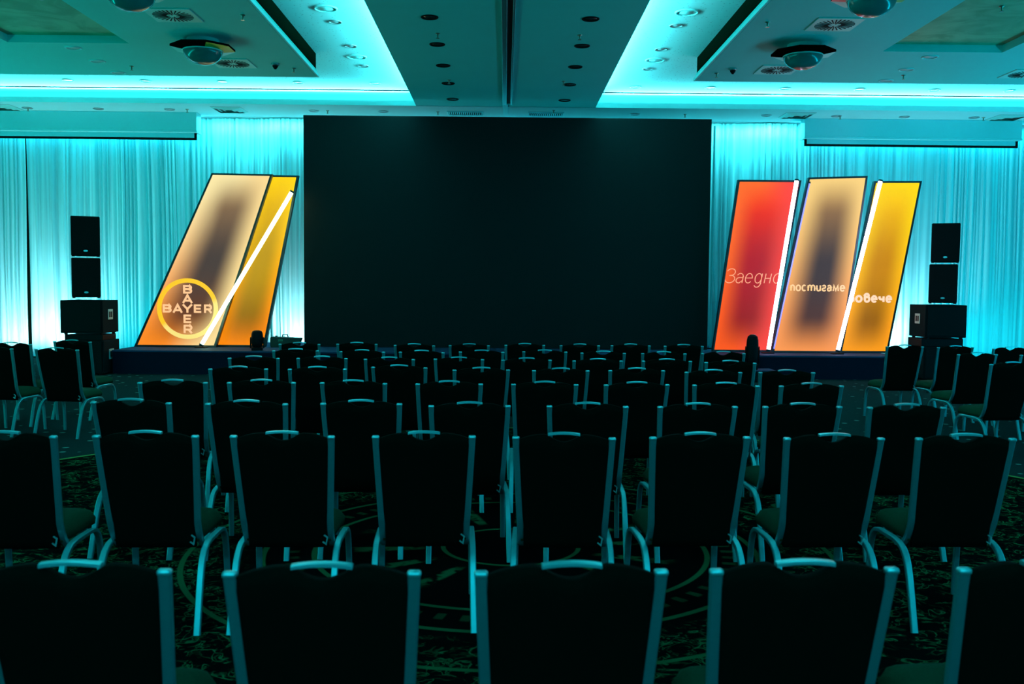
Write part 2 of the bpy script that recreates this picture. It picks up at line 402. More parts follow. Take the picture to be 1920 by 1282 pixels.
# ------------------------------------------------------------------ stage and LED wall
t = thing('stage_platform', 'low navy stage platform carrying the screen and the light boxes', 'stage', (0, 16.95, 0))
link('deck', B(-6.93, 7.05, 0, 2.6, .39, .42, bev=.004, seg=1), M_stage, t)
bm = bmesh.new(); box(bm, -6.92, 7.04, .01, 2.59, 0, .389)
link('skirt', bm, M_skirt, t)
t = thing('led_video_wall', 'huge switched off black video wall standing centre stage', 'video wall', (.03, 18.3, .425))
link('frame', B(-3.85, 3.85, .0, .14, .0, 4.36, bev=.006, seg=1), M_ledf, t)
link('screen_face', B(-3.835, 3.835, -.012, -.001, .015, 4.345), M_led, t)
for x in (-3.2, -1.1, 1.1, 3.2):
    bm = bmesh.new(); cyl(bm, (x, .2, 0), (x, .2, 4.1), .03); cyl(bm, (x, .2, 3.2), (x, 1.0, .03), .025)
    cyl(bm, (x, .14, 4.05), (x, .2, 4.05), .02); cyl(bm, (x, .14, .4), (x, .2, .4), .02)
    link('rear_support', bm, M_track, t)
t = thing('support_pole', 'slim pale pole standing behind the right edge of the black screen', 'pole', (4.02, 18.7, .42))
bm = bmesh.new(); cyl(bm, (0, 0, .02), (0, 0, 4.3), .022); link('pole', bm, M_screen, t)
bm = bmesh.new(); cyl(bm, (.24, .3, .02), (0, 0, 1.9), .012); link('brace', bm, M_screen, t)
bm = bmesh.new(); cyl(bm, (.0, 0, 0), (0, 0, .02), .09, 20); link('foot_plate', bm, M_dark, t)

# ------------------------------------------------------------------ light boxes
def backlit(name, et, eb, ct, cm, cb, right=None, strength=1., ex=.42, ey=.55):
    """backlit printed fabric: lamps run round the rim, so the print is brightest there"""
    M = bpy.data.materials.new(name); M.use_nodes = True; g = G(M); b = g.b
    b.inputs['Base Color'].default_value = (.02, .02, .02, 1); b.inputs['Roughness'].default_value = .8; b.inputs['Specular IOR Level'].default_value = .05
    uv = g.n('ShaderNodeUVMap'); sp = g.n('ShaderNodeSeparateXYZ'); g.l(uv.outputs[0], sp.inputs[0])
    U_, V_ = sp.outputs[0], sp.outputs[1]
    du = g.m('MINIMUM', U_, g.m('SUBTRACT', 1., U_)); dv = g.m('MINIMUM', V_, g.m('SUBTRACT', 1., V_))
    k = g.m('POWER', g.m('MULTIPLY', g.sstep(du, -.02, ex), g.sstep(dv, -.015, .21)), .7)
    edge = g.mix(g.sstep(V_, .0, 1.), eb, et)
    if right: edge = g.mix(g.sstep(U_, .3, .9), edge, right)
    cen = g.mix(g.sstep(V_, .5, 1.), g.mix(g.sstep(V_, .0, .5), cb, cm), ct)
    g.l(g.mix(k, edge, cen), b.inputs['Emission Color']); b.inputs['Emission Strength'].default_value = strength
    return M
def lightbox(label, y, quad, face, depth=.10, rim=.035, group='leaning parallelogram light boxes on the stage'):
    """quad: TL TR BR BL as (x,z)"""
    cx = sum(p[0] for p in quad)/4; bz = min(p[1] for p in quad)
    t = thing('light_box', label, 'light box', (cx, y, bz), 0, group)
    Q = [Vector((p[0]-cx, p[1]-bz)) for p in quad]
    c = sum(Q, Vector((0, 0)))/4
    w0 = (Q[1]-Q[0]).length; h0 = (Q[0]-Q[3]).length
    def P(u_, v_): return Q[3]*(1-u_)*(1-v_)+Q[2]*u_*(1-v_)+Q[0]*(1-u_)*v_+Q[1]*u_*v_
    ru, rv = rim/w0, rim/h0
    I = [P(ru, 1-rv), P(1-ru, 1-rv), P(1-ru, rv), P(ru, rv)]
    bm = bmesh.new()
    # frame ring
    O1 = [bm.verts.new((q.x, 0, q.y)) for q in Q]; O2 = [bm.verts.new((q.x, depth, q.y)) for q in Q]
    I1 = [bm.verts.new((q.x, 0, q.y)) for q in I]; I2 = [bm.verts.new((q.x, depth, q.y)) for q in I]
    for i in range(4):
        j = (i+1) % 4
        for q in ((O1[i], O1[j], I1[j], I1[i]), (O1[i], O2[i], O2[j], O1[j]), (O2[i], I2[i], I2[j], O2[j]), (I1[i], I1[j], I2[j], I2[i])): bm.faces.new(q)
    link('frame', bm, M_frame, t)
    bm = bmesh.new(); uvl = bm.loops.layers.uv.new('UVMap')
    fs = prism(bm, [(q.x, q.y) for q in I], .012, depth-.01)
    uvs = {0: (0, 1), 1: (1, 1), 2: (1, 0), 3: (0, 0)}
    for q in fs:
        for lp in q.loops:
            co = lp.vert.co; k = min(range(4), key=lambda i: (Vector((co.x, co.z))-I[i]).length); lp[uvl].uv = uvs[k]
    for q in fs[1:]: q.material_index = 1
    link('backlit_fabric', bm, [face, M_frame], t)
    for x in (.25, .75):
        p = P(x, 0.02); bm = bmesh.new(); box(bm, p.x-.05, p.x+.05, depth, depth+.35, 0, .04, bev=.005, seg=1); box(bm, p.x-.02, p.x+.02, depth, depth+.03, .04, .5)
        link('rear_foot', bm, M_dark, t)
    return t, (cx, y, bz)
cream = backlit('cream_backlit_print', lin(255,236,170), lin(255,140,30), lin(150,118,82), lin(74,62,58), lin(110,56,18), right=lin(255,222,150))
yellowl = backlit('yellow_backlit_print', lin(255,215,0), lin(255,140,0), lin(240,190,0), lin(190,150,0), lin(130,85,0))
redm = backlit('red_backlit_print', lin(255,110,40), lin(255,90,20), lin(255,50,10), lin(175,25,40), lin(140,25,20), right=lin(255,70,60))
creamr = backlit('amber_cream_backlit_print', lin(255,215,130), lin(255,155,80), lin(165,125,80), lin(66,58,62), lin(85,50,42))
yellowr = backlit('amber_backlit_print', lin(255,220,0), lin(255,160,20), lin(255,200,0), lin(200,135,0), lin(120,70,0))
Z0 = .425
boxA, oA = lightbox('tall cream and grey light box with the round logo, left side', 17.9, [(-5.425,3.634),(-4.316,3.625),(-5.387,Z0),(-7.052,Z0)] if 0 else [(-5.43,3.64),(-4.31,3.63),(-5.38,Z0),(-6.90,Z0)], cream)
boxB, oB = lightbox('yellow light box half hidden behind the cream one on the left', 18.06, [(-4.56,3.63),(-3.86,3.63),(-4.50,Z0),(-5.50,Z0)], yellowl)
boxC, oC = lightbox('red and orange light box, first of the three on the right', 17.8, [(4.28,3.60),(5.45,3.60),(4.94,Z0),(3.87,Z0)], redm)
boxD, oD = lightbox('cream and grey light box in the middle of the right trio', 17.68, [(5.54,3.64),(6.63,3.68),(6.24,Z0),(4.93,Z0)], creamr)
boxE, oE = lightbox('amber yellow light box, last of the three on the right', 17.8, [(6.80,3.60),(7.68,3.61),(7.15,Z0),(6.25,Z0)], yellowr)
M_tubel = mat('green_white_neon', (1,1,1), .4, emis=(.72,1,.55), es=9)
M_tuber = mat('violet_white_neon', (1,1,1), .4, emis=(.85,.68,1), es=9)
def tube(label, a, b, y, M, rad=.036, plate=True):
    d = Vector((b[0]-a[0], 0, b[1]-a[1])); L = d.length
    t = thing('light_tube', label, 'light tube', (a[0], y, a[1]), 0, 'glowing tubes leaning across the light boxes')
    bm = bmesh.new(); cyl(bm, d*.012, d*.99, rad, 16); link('glowing_tube', bm, M, t, True)
    bm = bmesh.new(); cyl(bm, d*.0, d*.012, rad+.004, 16); cyl(bm, d*.99, d, rad+.004, 16); link('end_cap', bm, M_frame, t, True)
    if plate: link('base_plate', B(-.10, .10, -.06, .10, -.038, -.022, bev=.003, seg=1), M_dark, t)
tube('greenish white glowing tube leaning diagonally across the left light boxes', (-5.60, .46), (-3.90, 3.31), 17.72, M_tubel)
tube('violet white glowing tube on the right edge of the red light box', (4.815, .46), (5.26, 3.58), 17.45, M_tuber)
tube('violet white glowing tube on the left edge of the amber light box', (6.085, .46), (6.78, 3.585), 17.45, M_tuber)
tube('thin glowing strip painting the violet reflection on the cream light box frame edge', (4.97, .46), (5.56, 3.56), 17.655, mat('violet_frame_glow', (.2,.2,.5), .4, emis=(.22,.25,1), es=1.2), rad=.012, plate=False)  # frame edge and its blue reflection, added as a glowing strip

# ------------------------------------------------------------------ lettering made of strokes
def ribbon(bm, pts, wd, y0, y1, closed=False):
    P = [Vector(p) for p in pts]; n = len(P); L = []; Rr = []
    for i in range(n):
        if closed: a, b = P[i-1], P[(i+1) % n]; t1 = (P[i]-a).normalized(); t2 = (b-P[i]).normalized()
        else:
            t1 = (P[i]-P[i-1]).normalized() if i else (P[1]-P[0]).normalized(); t2 = (P[i+1]-P[i]).normalized() if i < n-1 else t1
        tt = (t1+t2); tt = tt.normalized() if tt.length > 1e-4 else t2
        nrm = Vector((-tt.y, tt.x)); k = max(.45, nrm.dot(Vector((-t1.y, t1.x))))
        o = nrm*(wd/2/k); L.append(P[i]+o); Rr.append(P[i]-o)
    V = []
    for a, b in zip(L, Rr): V.append([bm.verts.new((a.x, y0, a.y)), bm.verts.new((b.x, y0, b.y)), bm.verts.new((b.x, y1, b.y)), bm.verts.new((a.x, y1, a.y))])
    m_ = n if closed else n-1
    for i in range(m_):
        A, Bq = V[i], V[(i+1) % n]
        for k in range(4): bm.faces.new((A[k], A[(k+1) % 4], Bq[(k+1) % 4], Bq[k]))
    if not closed: bm.faces.new(V[0]); bm.faces.new(V[-1][::-1])
def arc(cx, cy, rx, ry, a0, a1, n=18):
    return [(cx+rx*cos(radians(a0+(a1-a0)*i/n)), cy+ry*sin(radians(a0+(a1-a0)*i/n))) for i in range(n+1)]
# glyphs: width 0..w (em units where x-height = 1); each returns list of (points, closed)
def o_(w): return [(arc(w/2, .5, w/2, .5, 0, 360, 28)[:-1], True)]
def n_(w): return [([(0, 0), (0, 1)], False), ([(0, .0)]+[(0, .55)]+arc(w/2, .55, w/2, .45, 180, 0, 14)+[(w, 0)], False)]
def u_(w): return [([(w, 0), (w, 1)], False), ([(0, 1), (0, .45)]+arc(w/2, .45, w/2, .45, 180, 360, 14), False)]
def m_(w): return [([(0, 0), (0, 1)], False), ([(0, 0), (0, .6)]+arc(w/4, .6, w/4, .4, 180, 0, 12)+[(w/2, 0)], False), ([(w/2, 0), (w/2, .6)]+arc(w*.75, .6, w/4, .4, 180, 0, 12)+[(w, 0)], False)]
def c_(w): return [(arc(w/2, .5, w/2, .5, 48, 312, 24), False)]
def e_(w): return [([(0.02, .52), (w, .52)]+arc(w/2, .5, w/2, .5, 3, 318, 26), False)]
def a_(w): return [([(w, 0), (w, .62)]+arc(w/2, .62, w/2, .38, 0, 150, 12), False), ([(w, .56), (w*.45, .56)]+arc(w*.42, .28, w*.42, .28, 90, 270, 12)+[(w*.55, 0), (w, .26)], False)]
def g_(w): return [(arc(w/2, .5, w/2, .5, 0, 360, 28)[:-1], True), ([(w, 1), (w, -.02)]+arc(w/2, -.02, w/2, .42, 0, -150, 14), False)]
def en(w): return [([(0, 0), (0, 1)], False), ([(w, 0), (w, 1)], False), ([(0, .5), (w, .5)], False)]
def em(w): return [([(0, 0), (.10*w, 1), (w*.5, .12), (w*.90, 1), (w, 0)], False)]
def gi(w): return [(arc(w*.48, .73, w*.46, .27, 160, -45, 12)+arc(w*.50, .27, w*.50, .27, 135, 340, 14), False)]
def ze(w): return [(arc(w*.5, 1.12, w*.46, .36, 165, -88, 16), False), (arc(w*.5, .40, w*.54, .40, 88, -165, 18), False), ([(w*.36, .77), (w*.56, .77)], False)]
def ve(w): return [([(0, .45), (0, 1.1)]+arc(w*.42, 1.1, w*.42, .30, 180, -60, 16)+[(w*.40, .82)], False), (arc(w/2, .45, w/2, .45, 0, 360, 26)[:-1], True)]
def ch(w): return [([(w, 0), (w, 1)], False), ([(0, 1), (0, .72)]+arc(w*.5, .72, w*.5, .28, 180, 270, 8)+[(w, .44)], False)]
def word(name, parent, org, glyphs, base, xh, wd, M, y, slant=0., drop=0.):
    bm = bmesh.new()
    for fn, x0, x1 in glyphs:
        h = wd/2; w_ = (x1-x0-wd)/(xh-wd) 
        for pts, closed in fn(w_):
            ribbon(bm, [(x0+h+px*(xh-wd)+slant*(py*(xh-wd)) - org[0], base+h+py*(xh-wd) - org[2] + drop*(x0)) for px, py in pts], wd, y, y+.008, closed)
    return link(name, bm, M, parent)
def tx(z): return 4.068+(z-105)*(5.131-4.068)/(680-105)
M_let1 = mat('peach_letter_print', (.1,.1,.1), .6, emis=lin(255,165,120), es=1.)
M_let2 = mat('cream_letter_print', (.1,.1,.1), .6, emis=lin(255,205,140), es=1.)
M_let3 = mat('pale_peach_letter_print', (.1,.1,.1), .6, emis=lin(255,215,180), es=1.)
word('thin_lettering', boxC, oC, [(ze, tx(103), tx(200)), (a_, tx(213), tx(285)), (e_, tx(303), tx(378)), (g_, tx(400), tx(472)), (en, tx(500), tx(562)), (o_, tx(586), tx(662))], 1.697, .19, .014, M_let1, .002, slant=.2)
word('lettering', boxD, oD, [(n_, tx(750), tx(797)), (o_, tx(803), tx(857)), (c_, tx(863), tx(913)), (m_, tx(922), tx(1000)), (u_, tx(1008), tx(1057)), (gi, tx(1065), tx(1110)), (a_, tx(1116), tx(1163)), (em, tx(1173), tx(1237)), (e_, tx(1244), tx(1298))], 1.557, .127, .026, M_let2, .002)
word('bold_lettering', boxE, oE, [(n_, tx(1345), tx(1418)), (o_, tx(1425), tx(1500)), (ve, tx(1512), tx(1578)), (e_, tx(1584), tx(1650)), (ch, tx(1660), tx(1722)), (e_, tx(1731), tx(1797))], 1.355, .145, .040, M_let3, .002)
# round logo with crossed letters
bm = bmesh.new(); LX, LZ = -5.90, 1.135
def ringface(r0, r1, y0, y1, n=64):
    for i in range(n):
        a, b = 2*pi*i/n, 2*pi*(i+1)/n; V = []
        for y in (y0, y1):
            V.append([bm.verts.new((LX-oA[0]+q*cos(t_), y, LZ-oA[2]+q*sin(t_))) for t_ in (a, b) for q in (r0, r1)])
        A, C = V
        for q in ((A[0], A[1], A[3], A[2]), (C[0], C[2], C[3], C[1]), (A[0], A[2], C[2], C[0]), (A[1], C[1], C[3], A[3])): bm.faces.new(q)
ringface(.485, .565, .003, .011)
M_ring = bpy.data.materials.new('yellow_ring_print'); M_ring.use_nodes = True; g = G(M_ring); g.b.inputs['Base Color'].default_value = (.1,.1,.05,1)
tc = g.n('ShaderNodeTexCoord'); sp = g.n('ShaderNodeSeparateXYZ'); g.l(tc.outputs['Object'], sp.inputs[0])
k = g.m('ADD', g.m('MULTIPLY', g.m('SUBTRACT', sp.outputs[0], LX-oA[0]), .45), g.m('MULTIPLY', g.m('SUBTRACT', sp.outputs[2], LZ-oA[2]), -.9))
g.l(g.mix(g.sstep(k, .02, .16), lin(255,200,0), lin(250,225,125)), g.b.inputs['Emission Color']); g.b.inputs['Emission Strength'].default_value = 1
link('logo_ring', bm, M_ring, boxA)
bm = bmesh.new(); sw = .036
def L_(x0, x1, z0, z1, strokes):
    """strokes in 0..1 cell, kept half a stroke inside"""
    for pts in strokes:
        ribbon(bm, [(LX-oA[0]+x0+sw/2+px*(x1-x0-sw), LZ-oA[2]+z0+sw/2+pz*(z1-z0-sw)) for px, pz in pts], sw, .002, .012)
bB = [[(0, -.14), (0, 1.14)], [(0, 1), (.72, 1)]+arc(.72, .76, .26, .24, 90, -90, 8)+[(0, .52)], [(0, .52), (.72, .52)]+arc(.72, .26, .28, .26, 90, -90, 8)+[(0, 0)]]
bA = [[(-.05, -.14), (.5, 1.05), (1.05, -.14)], [(.2, .24), (.8, .24)]]
bY = [[(-.04, 1.14), (.5, .42), (1.04, 1.14)], [(.5, .5), (.5, -.14)]]
bE = [[(0, -.14), (0, 1.14)], [(0, 1), (1.1, 1)], [(0, .5), (1.0, .5)], [(0, 0), (1.1, 0)]]
bR = [[(0, -.14), (0, 1.14)], [(0, 1), (.7, 1)]+arc(.7, .7, .27, .3, 90, -90, 8)+[(0, .4)], [(.55, .4), (1.02, -.14)]]
def q(z): return (z-640)/8.0125/101.0
for gl, a, b in ((bB, 268, 400), (bA, 418, 563), (bY, 560, 715), (bE, 735, 850), (bR, 888, 1010)): L_(q(a), q(b), -.075, .082, gl)
for gl, a, b, c0, c1 in ((bB, 577, 712, 405, 275), (bA, 565, 715, 548, 420), (bE, 578, 697, 848, 720), (bR, 578, 712, 1000, 872)):
    L_(q(a), q(b), (632-c0)/8.0125/101.0, (632-c1)/8.0125/101.0, gl)
link('logo_lettering', bm, mat('orange_cream_letter_print', (.1,.1,.1), .6, emis=lin(255,196,140), es=1.), boxA)

# ------------------------------------------------------------------ loudspeakers
def top_speaker(label, loc, rz):
    t = thing('loudspeaker', label, 'loudspeaker', loc, rz, 'black loudspeakers stacked beside the stage')
    bm = bmesh.new(); prism(bm, [(-.235, 0), (.235, 0), (.15, .40), (-.15, .40)], .012, .70, 'xy')
    bmesh.ops.bevel(bm, geom=bm.edges[:], offset=.010, segments=2, affect='EDGES')
    link('cabinet', bm, M_speaker, t)
    link('grille', B(-.222, .222, -.012, .002, .03, .685, bev=.006, seg=2), M_grille, t)
    bm = bmesh.new(); 
    for i in range(1):
        n = 20; A = [bm.verts.new((.035*cos(2*pi*k_/n), -.016, .10+.016*sin(2*pi*k_/n))) for k_ in range(n)]; C = [bm.verts.new((v_.co.x, -.012, v_.co.z)) for v_ in A]
        bm.faces.new(A)
        for k_ in range(n): bm.faces.new((A[k_], C[k_], C[(k_+1) % n], A[(k_+1) % n]))
    link('badge', bm, M_badge, t)
    bm = bmesh.new()
    for x in (-.2, .2): box(bm, x-.025, x+.025, .02, .06, .0, .012)
    link('rubber_foot', bm, M_dark, t)
def sub_speaker(label, loc, side, W=.735, H=.60, D=.68):
    t = thing('subwoofer', label, 'subwoofer', loc, 0, 'black subwoofers stacked on the floor beside the stage')
    link('cabinet', B(-W/2, W/2, 0, D, .025, H, bev=.012, seg=2), M_speaker, t)
    link('grille', B(-W/2+.03, W/2-.03, -.012, .004, .055, H-.035, bev=.006, seg=2), M_grille, t)
    x = side*W/2
    x0, x1 = sorted((x-side*.004, x+side*.008))
    hd = link('side_handle', B(x0, x1, .22, .42, .26, .44, bev=.004, seg=1), M_port, t); hd['label'] = 'pale metal handle plate'
    x0, x1 = sorted((x, x+side*.011))
    bm = bmesh.new(); box(bm, x0, x1, .255, .31, .30, .40); box(bm, x0, x1, .33, .385, .30, .40)
    link('handle_recess', bm, M_slot, hd)
    bm = bmesh.new()
    for sx in (-1, 1):
        for yy in (.06, D-.06): cyl(bm, (sx*(W/2-.07), yy, 0), (sx*(W/2-.07), yy, .03), .03, 12)
    link('foot', bm, M_dark, t)
sub_speaker('lower black subwoofer on the floor left of the stage', (-7.33, 16.70, 0), 1)
sub_speaker('upper black subwoofer with a pale side handle left of the stage', (-7.34, 16.70, .70), 1)
link('sub_riser', B(-7.66, -7.0, 16.75, 17.33, .601, .699, bev=.006, seg=1), M_dark)
tag(bpy.data.objects['sub_riser'], 'flat black spacer between the two subwoofers left of the stage', 'spacer')
top_speaker('black loudspeaker resting directly on the left subwoofers', (-7.29, 16.80, 1.335), radians(23))
top_speaker('topmost black loudspeaker of the left stack', (-7.29, 16.80, 2.055), radians(23))
sub_speaker('lower black subwoofer on the floor right of the stage', (7.79, 16.90, 0), -1)
sub_speaker('upper black subwoofer right of the stage under two loudspeakers', (7.80, 16.90, .74), -1, H=.60)
link('sub_riser', B(7.40, 8.14, 16.95, 17.53, .601, .739, bev=.006, seg=1), M_dark, None)
tag([o for o in COL.objects if o.name.startswith('sub_riser.')][0], 'flat black spacer between the two subwoofers right of the stage', 'spacer')
top_speaker('black loudspeaker resting directly on the right subwoofers', (7.76, 16.98, 1.362), radians(-24))
top_speaker('topmost black loudspeaker of the right stack', (7.78, 16.98, 2.085), radians(-24))

# ------------------------------------------------------------------ small stage things
def moving_head(label, loc, rz, k, wk):
    t = thing('moving_head_light', label, 'stage light', loc, rz, 'black moving head stage lights')
    link('base', B(-.10*wk, .10*wk, -.09*wk, .09*wk, 0, .05*k, bev=.010, seg=2), M_dark, t)
    for s in (-1, 1):
        bm = bmesh.new(); x0, x1 = sorted((s*.117*wk, s*.132*wk)); prism(bm, [(-.05*wk, .05*k), (.05*wk, .05*k), (.04*wk, .24*k), (0, .27*k), (-.04*wk, .24*k)], x0, x1, 'yz'); link('yoke_arm', bm, M_dark, t)
    link('yoke_bridge', B(-.132*wk, .132*wk, -.05*wk, .05*wk, .045*k, .06*k), M_dark, t)
    bm = bmesh.new(); lathe(bm, [(0, .065*k), (.075*wk, .065*k), (.10*wk, .09*k), (.113*wk, .16*k), (.115*wk, .26*k), (.108*wk, .34*k), (.092*wk, .385*k), (.065*wk, .40*k), (0, .40*k)], 20)
    link('head', bm, M_dark, t, True)
    bm = bmesh.new(); lathe(bm, [(0, .399*k), (.058*wk, .401*k), (.05*wk, .408*k), (0, .412*k)], 20); link('lens', bm, M_lens, t, True)
moving_head('black moving head light on the stage before the yellow light box', (-4.43, 17.2, .42), .1, .88, .92)
moving_head('black moving head light in front of the red light box', (4.31, 16.62, .20), -.15, 1.48, .92)
t = thing('step_block', 'low black step block under the moving head light, right', 'step', (4.38, 16.62, 0))
link('block', B(-.30, .30, -.25, .25, 0, .185, bev=.008, seg=1), M_dark, t)
link('top_mat', B(-.29, .29, -.24, .24, .185, .20), M_stage, t)
t = thing('equipment_case', 'dark green equipment case standing on the stage left of the screen', 'case', (-4.12, 18.05, .42))
bm = bmesh.new(); prism(bm, [(-.285, .02), (-.27, .0), (.22, .0), (.235, .02), (.285, .16), (.285, .175), (.27, .18), (-.27, .195), (-.285, .18)], 0, .2)
bmesh.ops.bevel(bm, geom=bm.edges[:], offset=.005, segments=1, affect='EDGES')
link('body', bm, M_case, t)
bm = bmesh.new(); ribbon(bm, [(-.08, .185), (-.07, .235), (.02, .235), (.03, .185)], .016, .09, .11); link('handle', bm, M_dark, t)
bm = bmesh.new(); box(bm, -.21, -.17, .08, .12, .19, .215, bev=.003, seg=1); link('latch', bm, M_dark, t)
bm = bmesh.new()
for i, (x, wd_) in enumerate(((-.135, .012), (-.115, .018), (-.09, .012), (-.07, .020))): box(bm, x, x+wd_, -.003, .002, .125, .15)
box(bm, -.14, -.05, -.003, .002, .105, .11)
link('marking', bm, M_mark, t)
# uplights at the foot of the curtain
def uplight(label, x, y, watts, col, tilt=20, size=62, z0=0.):
    t = thing('uplight', label, 'floor spotlight', (x, y, z0), 0, 'floor spotlights shining up the curtain')
    bm = bmesh.new(); box(bm, -.09, .09, -.07, .07, 0, .02, bev=.004, seg=1); link('base', bm, M_dark, t)
    for s in (-1, 1):
        bm = bmesh.new(); x0, x1 = sorted((s*.082, s*.09)); box(bm, x0, x1, -.015, .015, .018, .16); link('bracket', bm, M_dark, t)
    bm = bmesh.new(); lathe(bm, [(0, .06), (.06, .06), (.075, .08), (.078, .2), (.07, .205), (.068, .19), (0, .19)], 20); link('can', bm, M_dark, t, True)
    l = bpy.data.lights.new('uplight_lamp', 'SPOT'); l.energy = watts; l.color = col; l.spot_size = radians(size); l.spot_blend = .9; l.shadow_soft_size = .05
    o = bpy.data.objects.new('uplight_lamp', l); COL.objects.link(o); o.parent = t; o.location = (0, 0, .215)
    o.rotation_euler = (radians(180-tilt), 0, 0)
WH = (.62, .95, 1.); PK = (1., .78, .76)
uplight('floor spotlight behind the left end chairs shining pale pink', -10.35, 19.85, 60, PK, 38, 150)
uplight('floor spotlight left of the left subwoofers shining white', -9.25, 19.75, 200, WH, 38, 150)
uplight('floor spotlight behind the left subwoofers and cream light box', -6.6, 19.85, 40, (.15,.75,1), 14)
uplight('floor spotlight between the yellow light box and the black screen', -4.22, 19.85, 210, WH, 40, 150)
uplight('floor spotlight between the red light box and the black screen', 4.2, 19.85, 25, (.2,.8,1), 12, 45)
uplight('floor spotlight between the amber light box and right subwoofers', 8.15, 19.80, 240, WH, 30, 130)

# ------------------------------------------------------------------ ceiling fittings
def downlight(label, x, y, z, rad, lens, rim, group):
    t = thing('recessed_downlight', label, 'downlight', (x, y, z), 0, group)
    bm = bmesh.new(); lathe(bm, [(rad, 0), (rad, -.008), (rad*.93, -.014), (rad*.80, -.010), (rad*.78, 0)], 28); link('rim', bm, rim, t, True)
    bm = bmesh.new(); lathe(bm, [(0, -.003), (rad*.79, -.003), (rad*.79, 0)], 28); link('lens', bm, lens, t, True)
for side, x in (('left', -1.01), ('right', 1.09)):
    for i, y in enumerate((12.74, 14.15, 15.49, 16.84, 18.25)):
        downlight(f'dark downlight in the centre beam, {ORD[i]} from the top edge in its {side} row', x, y, 5.10, .115, M_lens, M_dark, 'dark downlights in the centre beam')
    for i, y in enumerate((14.1, 15.5, 16.88)):
        downlight(f'small round downlight {side} of the centre beam, {ORD[i]} nearest the camera', (-2.48 if x < 0 else 2.445), y, 5.39, .10, M_lensw, M_rim, 'small downlights beside the centre beam')
    for i, y in enumerate((13.42, 16.22)):
        o = thing('ceiling_speaker', f'large flat round ceiling speaker {side} of the beam, {"nearer" if i == 0 else "farther"} one', 'ceiling speaker', ((-2.49 if x < 0 else 2.47), y, 5.39), 0, 'flush round ceiling speakers beside the beam')
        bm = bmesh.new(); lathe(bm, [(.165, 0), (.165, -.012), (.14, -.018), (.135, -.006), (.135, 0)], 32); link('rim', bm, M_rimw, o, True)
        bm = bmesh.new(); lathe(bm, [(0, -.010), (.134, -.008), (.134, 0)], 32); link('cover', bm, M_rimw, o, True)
for i, x in enumerate((-8.22, -6.77, -5.33, -3.91, -2.47)):
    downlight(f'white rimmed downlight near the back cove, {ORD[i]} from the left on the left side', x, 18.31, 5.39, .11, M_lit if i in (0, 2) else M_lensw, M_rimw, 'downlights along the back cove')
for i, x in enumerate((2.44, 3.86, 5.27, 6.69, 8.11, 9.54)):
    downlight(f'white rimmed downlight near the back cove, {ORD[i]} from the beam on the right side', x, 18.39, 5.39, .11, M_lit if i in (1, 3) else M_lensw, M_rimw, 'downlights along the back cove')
for side, s in (('left', -1), ('right', 1)):
    for i, y in enumerate((14.22, 15.05, 15.85)):
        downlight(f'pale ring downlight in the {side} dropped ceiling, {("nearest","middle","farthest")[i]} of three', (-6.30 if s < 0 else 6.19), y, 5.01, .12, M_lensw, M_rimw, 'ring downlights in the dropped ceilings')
for i, x in enumerate((-9.63, -8.21, -6.78, -3.88, -2.48)):
    downlight(f'flat round downlight in the back soffit, {ORD[i]} from the left', x, 19.62, 5.10, .105, M_lensw, M_rim, 'downlights in the back soffit')
for i, x in enumerate((2.6, 5.26, 6.68, 8.06, 9.48)):
    downlight(f'flat round downlight in the back soffit right of the beam, {ORD[i]} one', x, 19.62, 5.10, .105, M_lensw, M_rim, 'downlights in the back soffit')
def sprinkler(label, x, y, z):
    t = thing('sprinkler', label, 'sprinkler', (x, y, z), 0, 'ceiling sprinkler heads')
    bm = bmesh.new(); lathe(bm, [(0.035, 0), (.032, -.008), (.012, -.012), (.012, -.05), (.008, -.055), (0, -.055)], 12); link('body', bm, M_brass, t, True)
    bm = bmesh.new(); cyl(bm, (0, 0, -.068), (0, 0, -.064), .026, 12); cyl(bm, (0, 0, -.066), (0, 0, -.05), .005, 6); link('deflector', bm, M_brass, t)
for lab, x, y, z in (
    ('nearest sprinkler head in the left half of the centre beam', -.96, 13.55, 5.10), ('small sprinkler head far along the left half of the centre beam', -.98, 16.58, 5.10),
    ('nearest sprinkler head in the right half of the centre beam', 1.01, 13.55, 5.10), ('small sprinkler head far along the right half of the centre beam', .97, 16.58, 5.10),
    ('sprinkler head above the black screen, left of the left air grille', -1.38, 19.6, 5.10), ('sprinkler head above the black screen beside the right air grille', .94, 19.3, 5.10),
    ('sprinkler head inside the left gold coffer', -5.69, 11.99, 5.115), ('sprinkler head near the inner edge of the left dropped ceiling', -3.35, 12.41, 5.01),
    ('sprinkler head beside the farthest ring downlight, left ceiling', -5.90, 15.37, 5.01), ('sprinkler head in the far corner of the left dropped ceiling', -3.36, 15.4, 5.01),
    ('sprinkler head near the inner edge of the right dropped ceiling', 3.33, 12.47, 5.01), ('sprinkler head inside the right gold coffer', 6.11, 12.04, 5.115),
    ('sprinkler head beside the farthest ring downlight, right ceiling', 6.31, 15.44, 5.01), ('sprinkler head in the far corner of the right dropped ceiling', 3.33, 15.43, 5.01),
    ('sprinkler head at the far left of the back soffit', -9.61, 19.6, 5.10), ('sprinkler head in the back soffit at the left screen housing end', -6.42, 19.6, 5.10),
    ('sprinkler head above the upper left corner of the black screen', -3.6, 19.6, 5.10), ('sprinkler head above the upper right corner of the black screen', 3.61, 19.6, 5.10),
    ('sprinkler head in the back soffit above the right screen housing', 6.75, 19.6, 5.10), ('sprinkler head at the far right of the back soffit', 9.66, 19.6, 5.10)):
    sprinkler(lab, x, y, z)
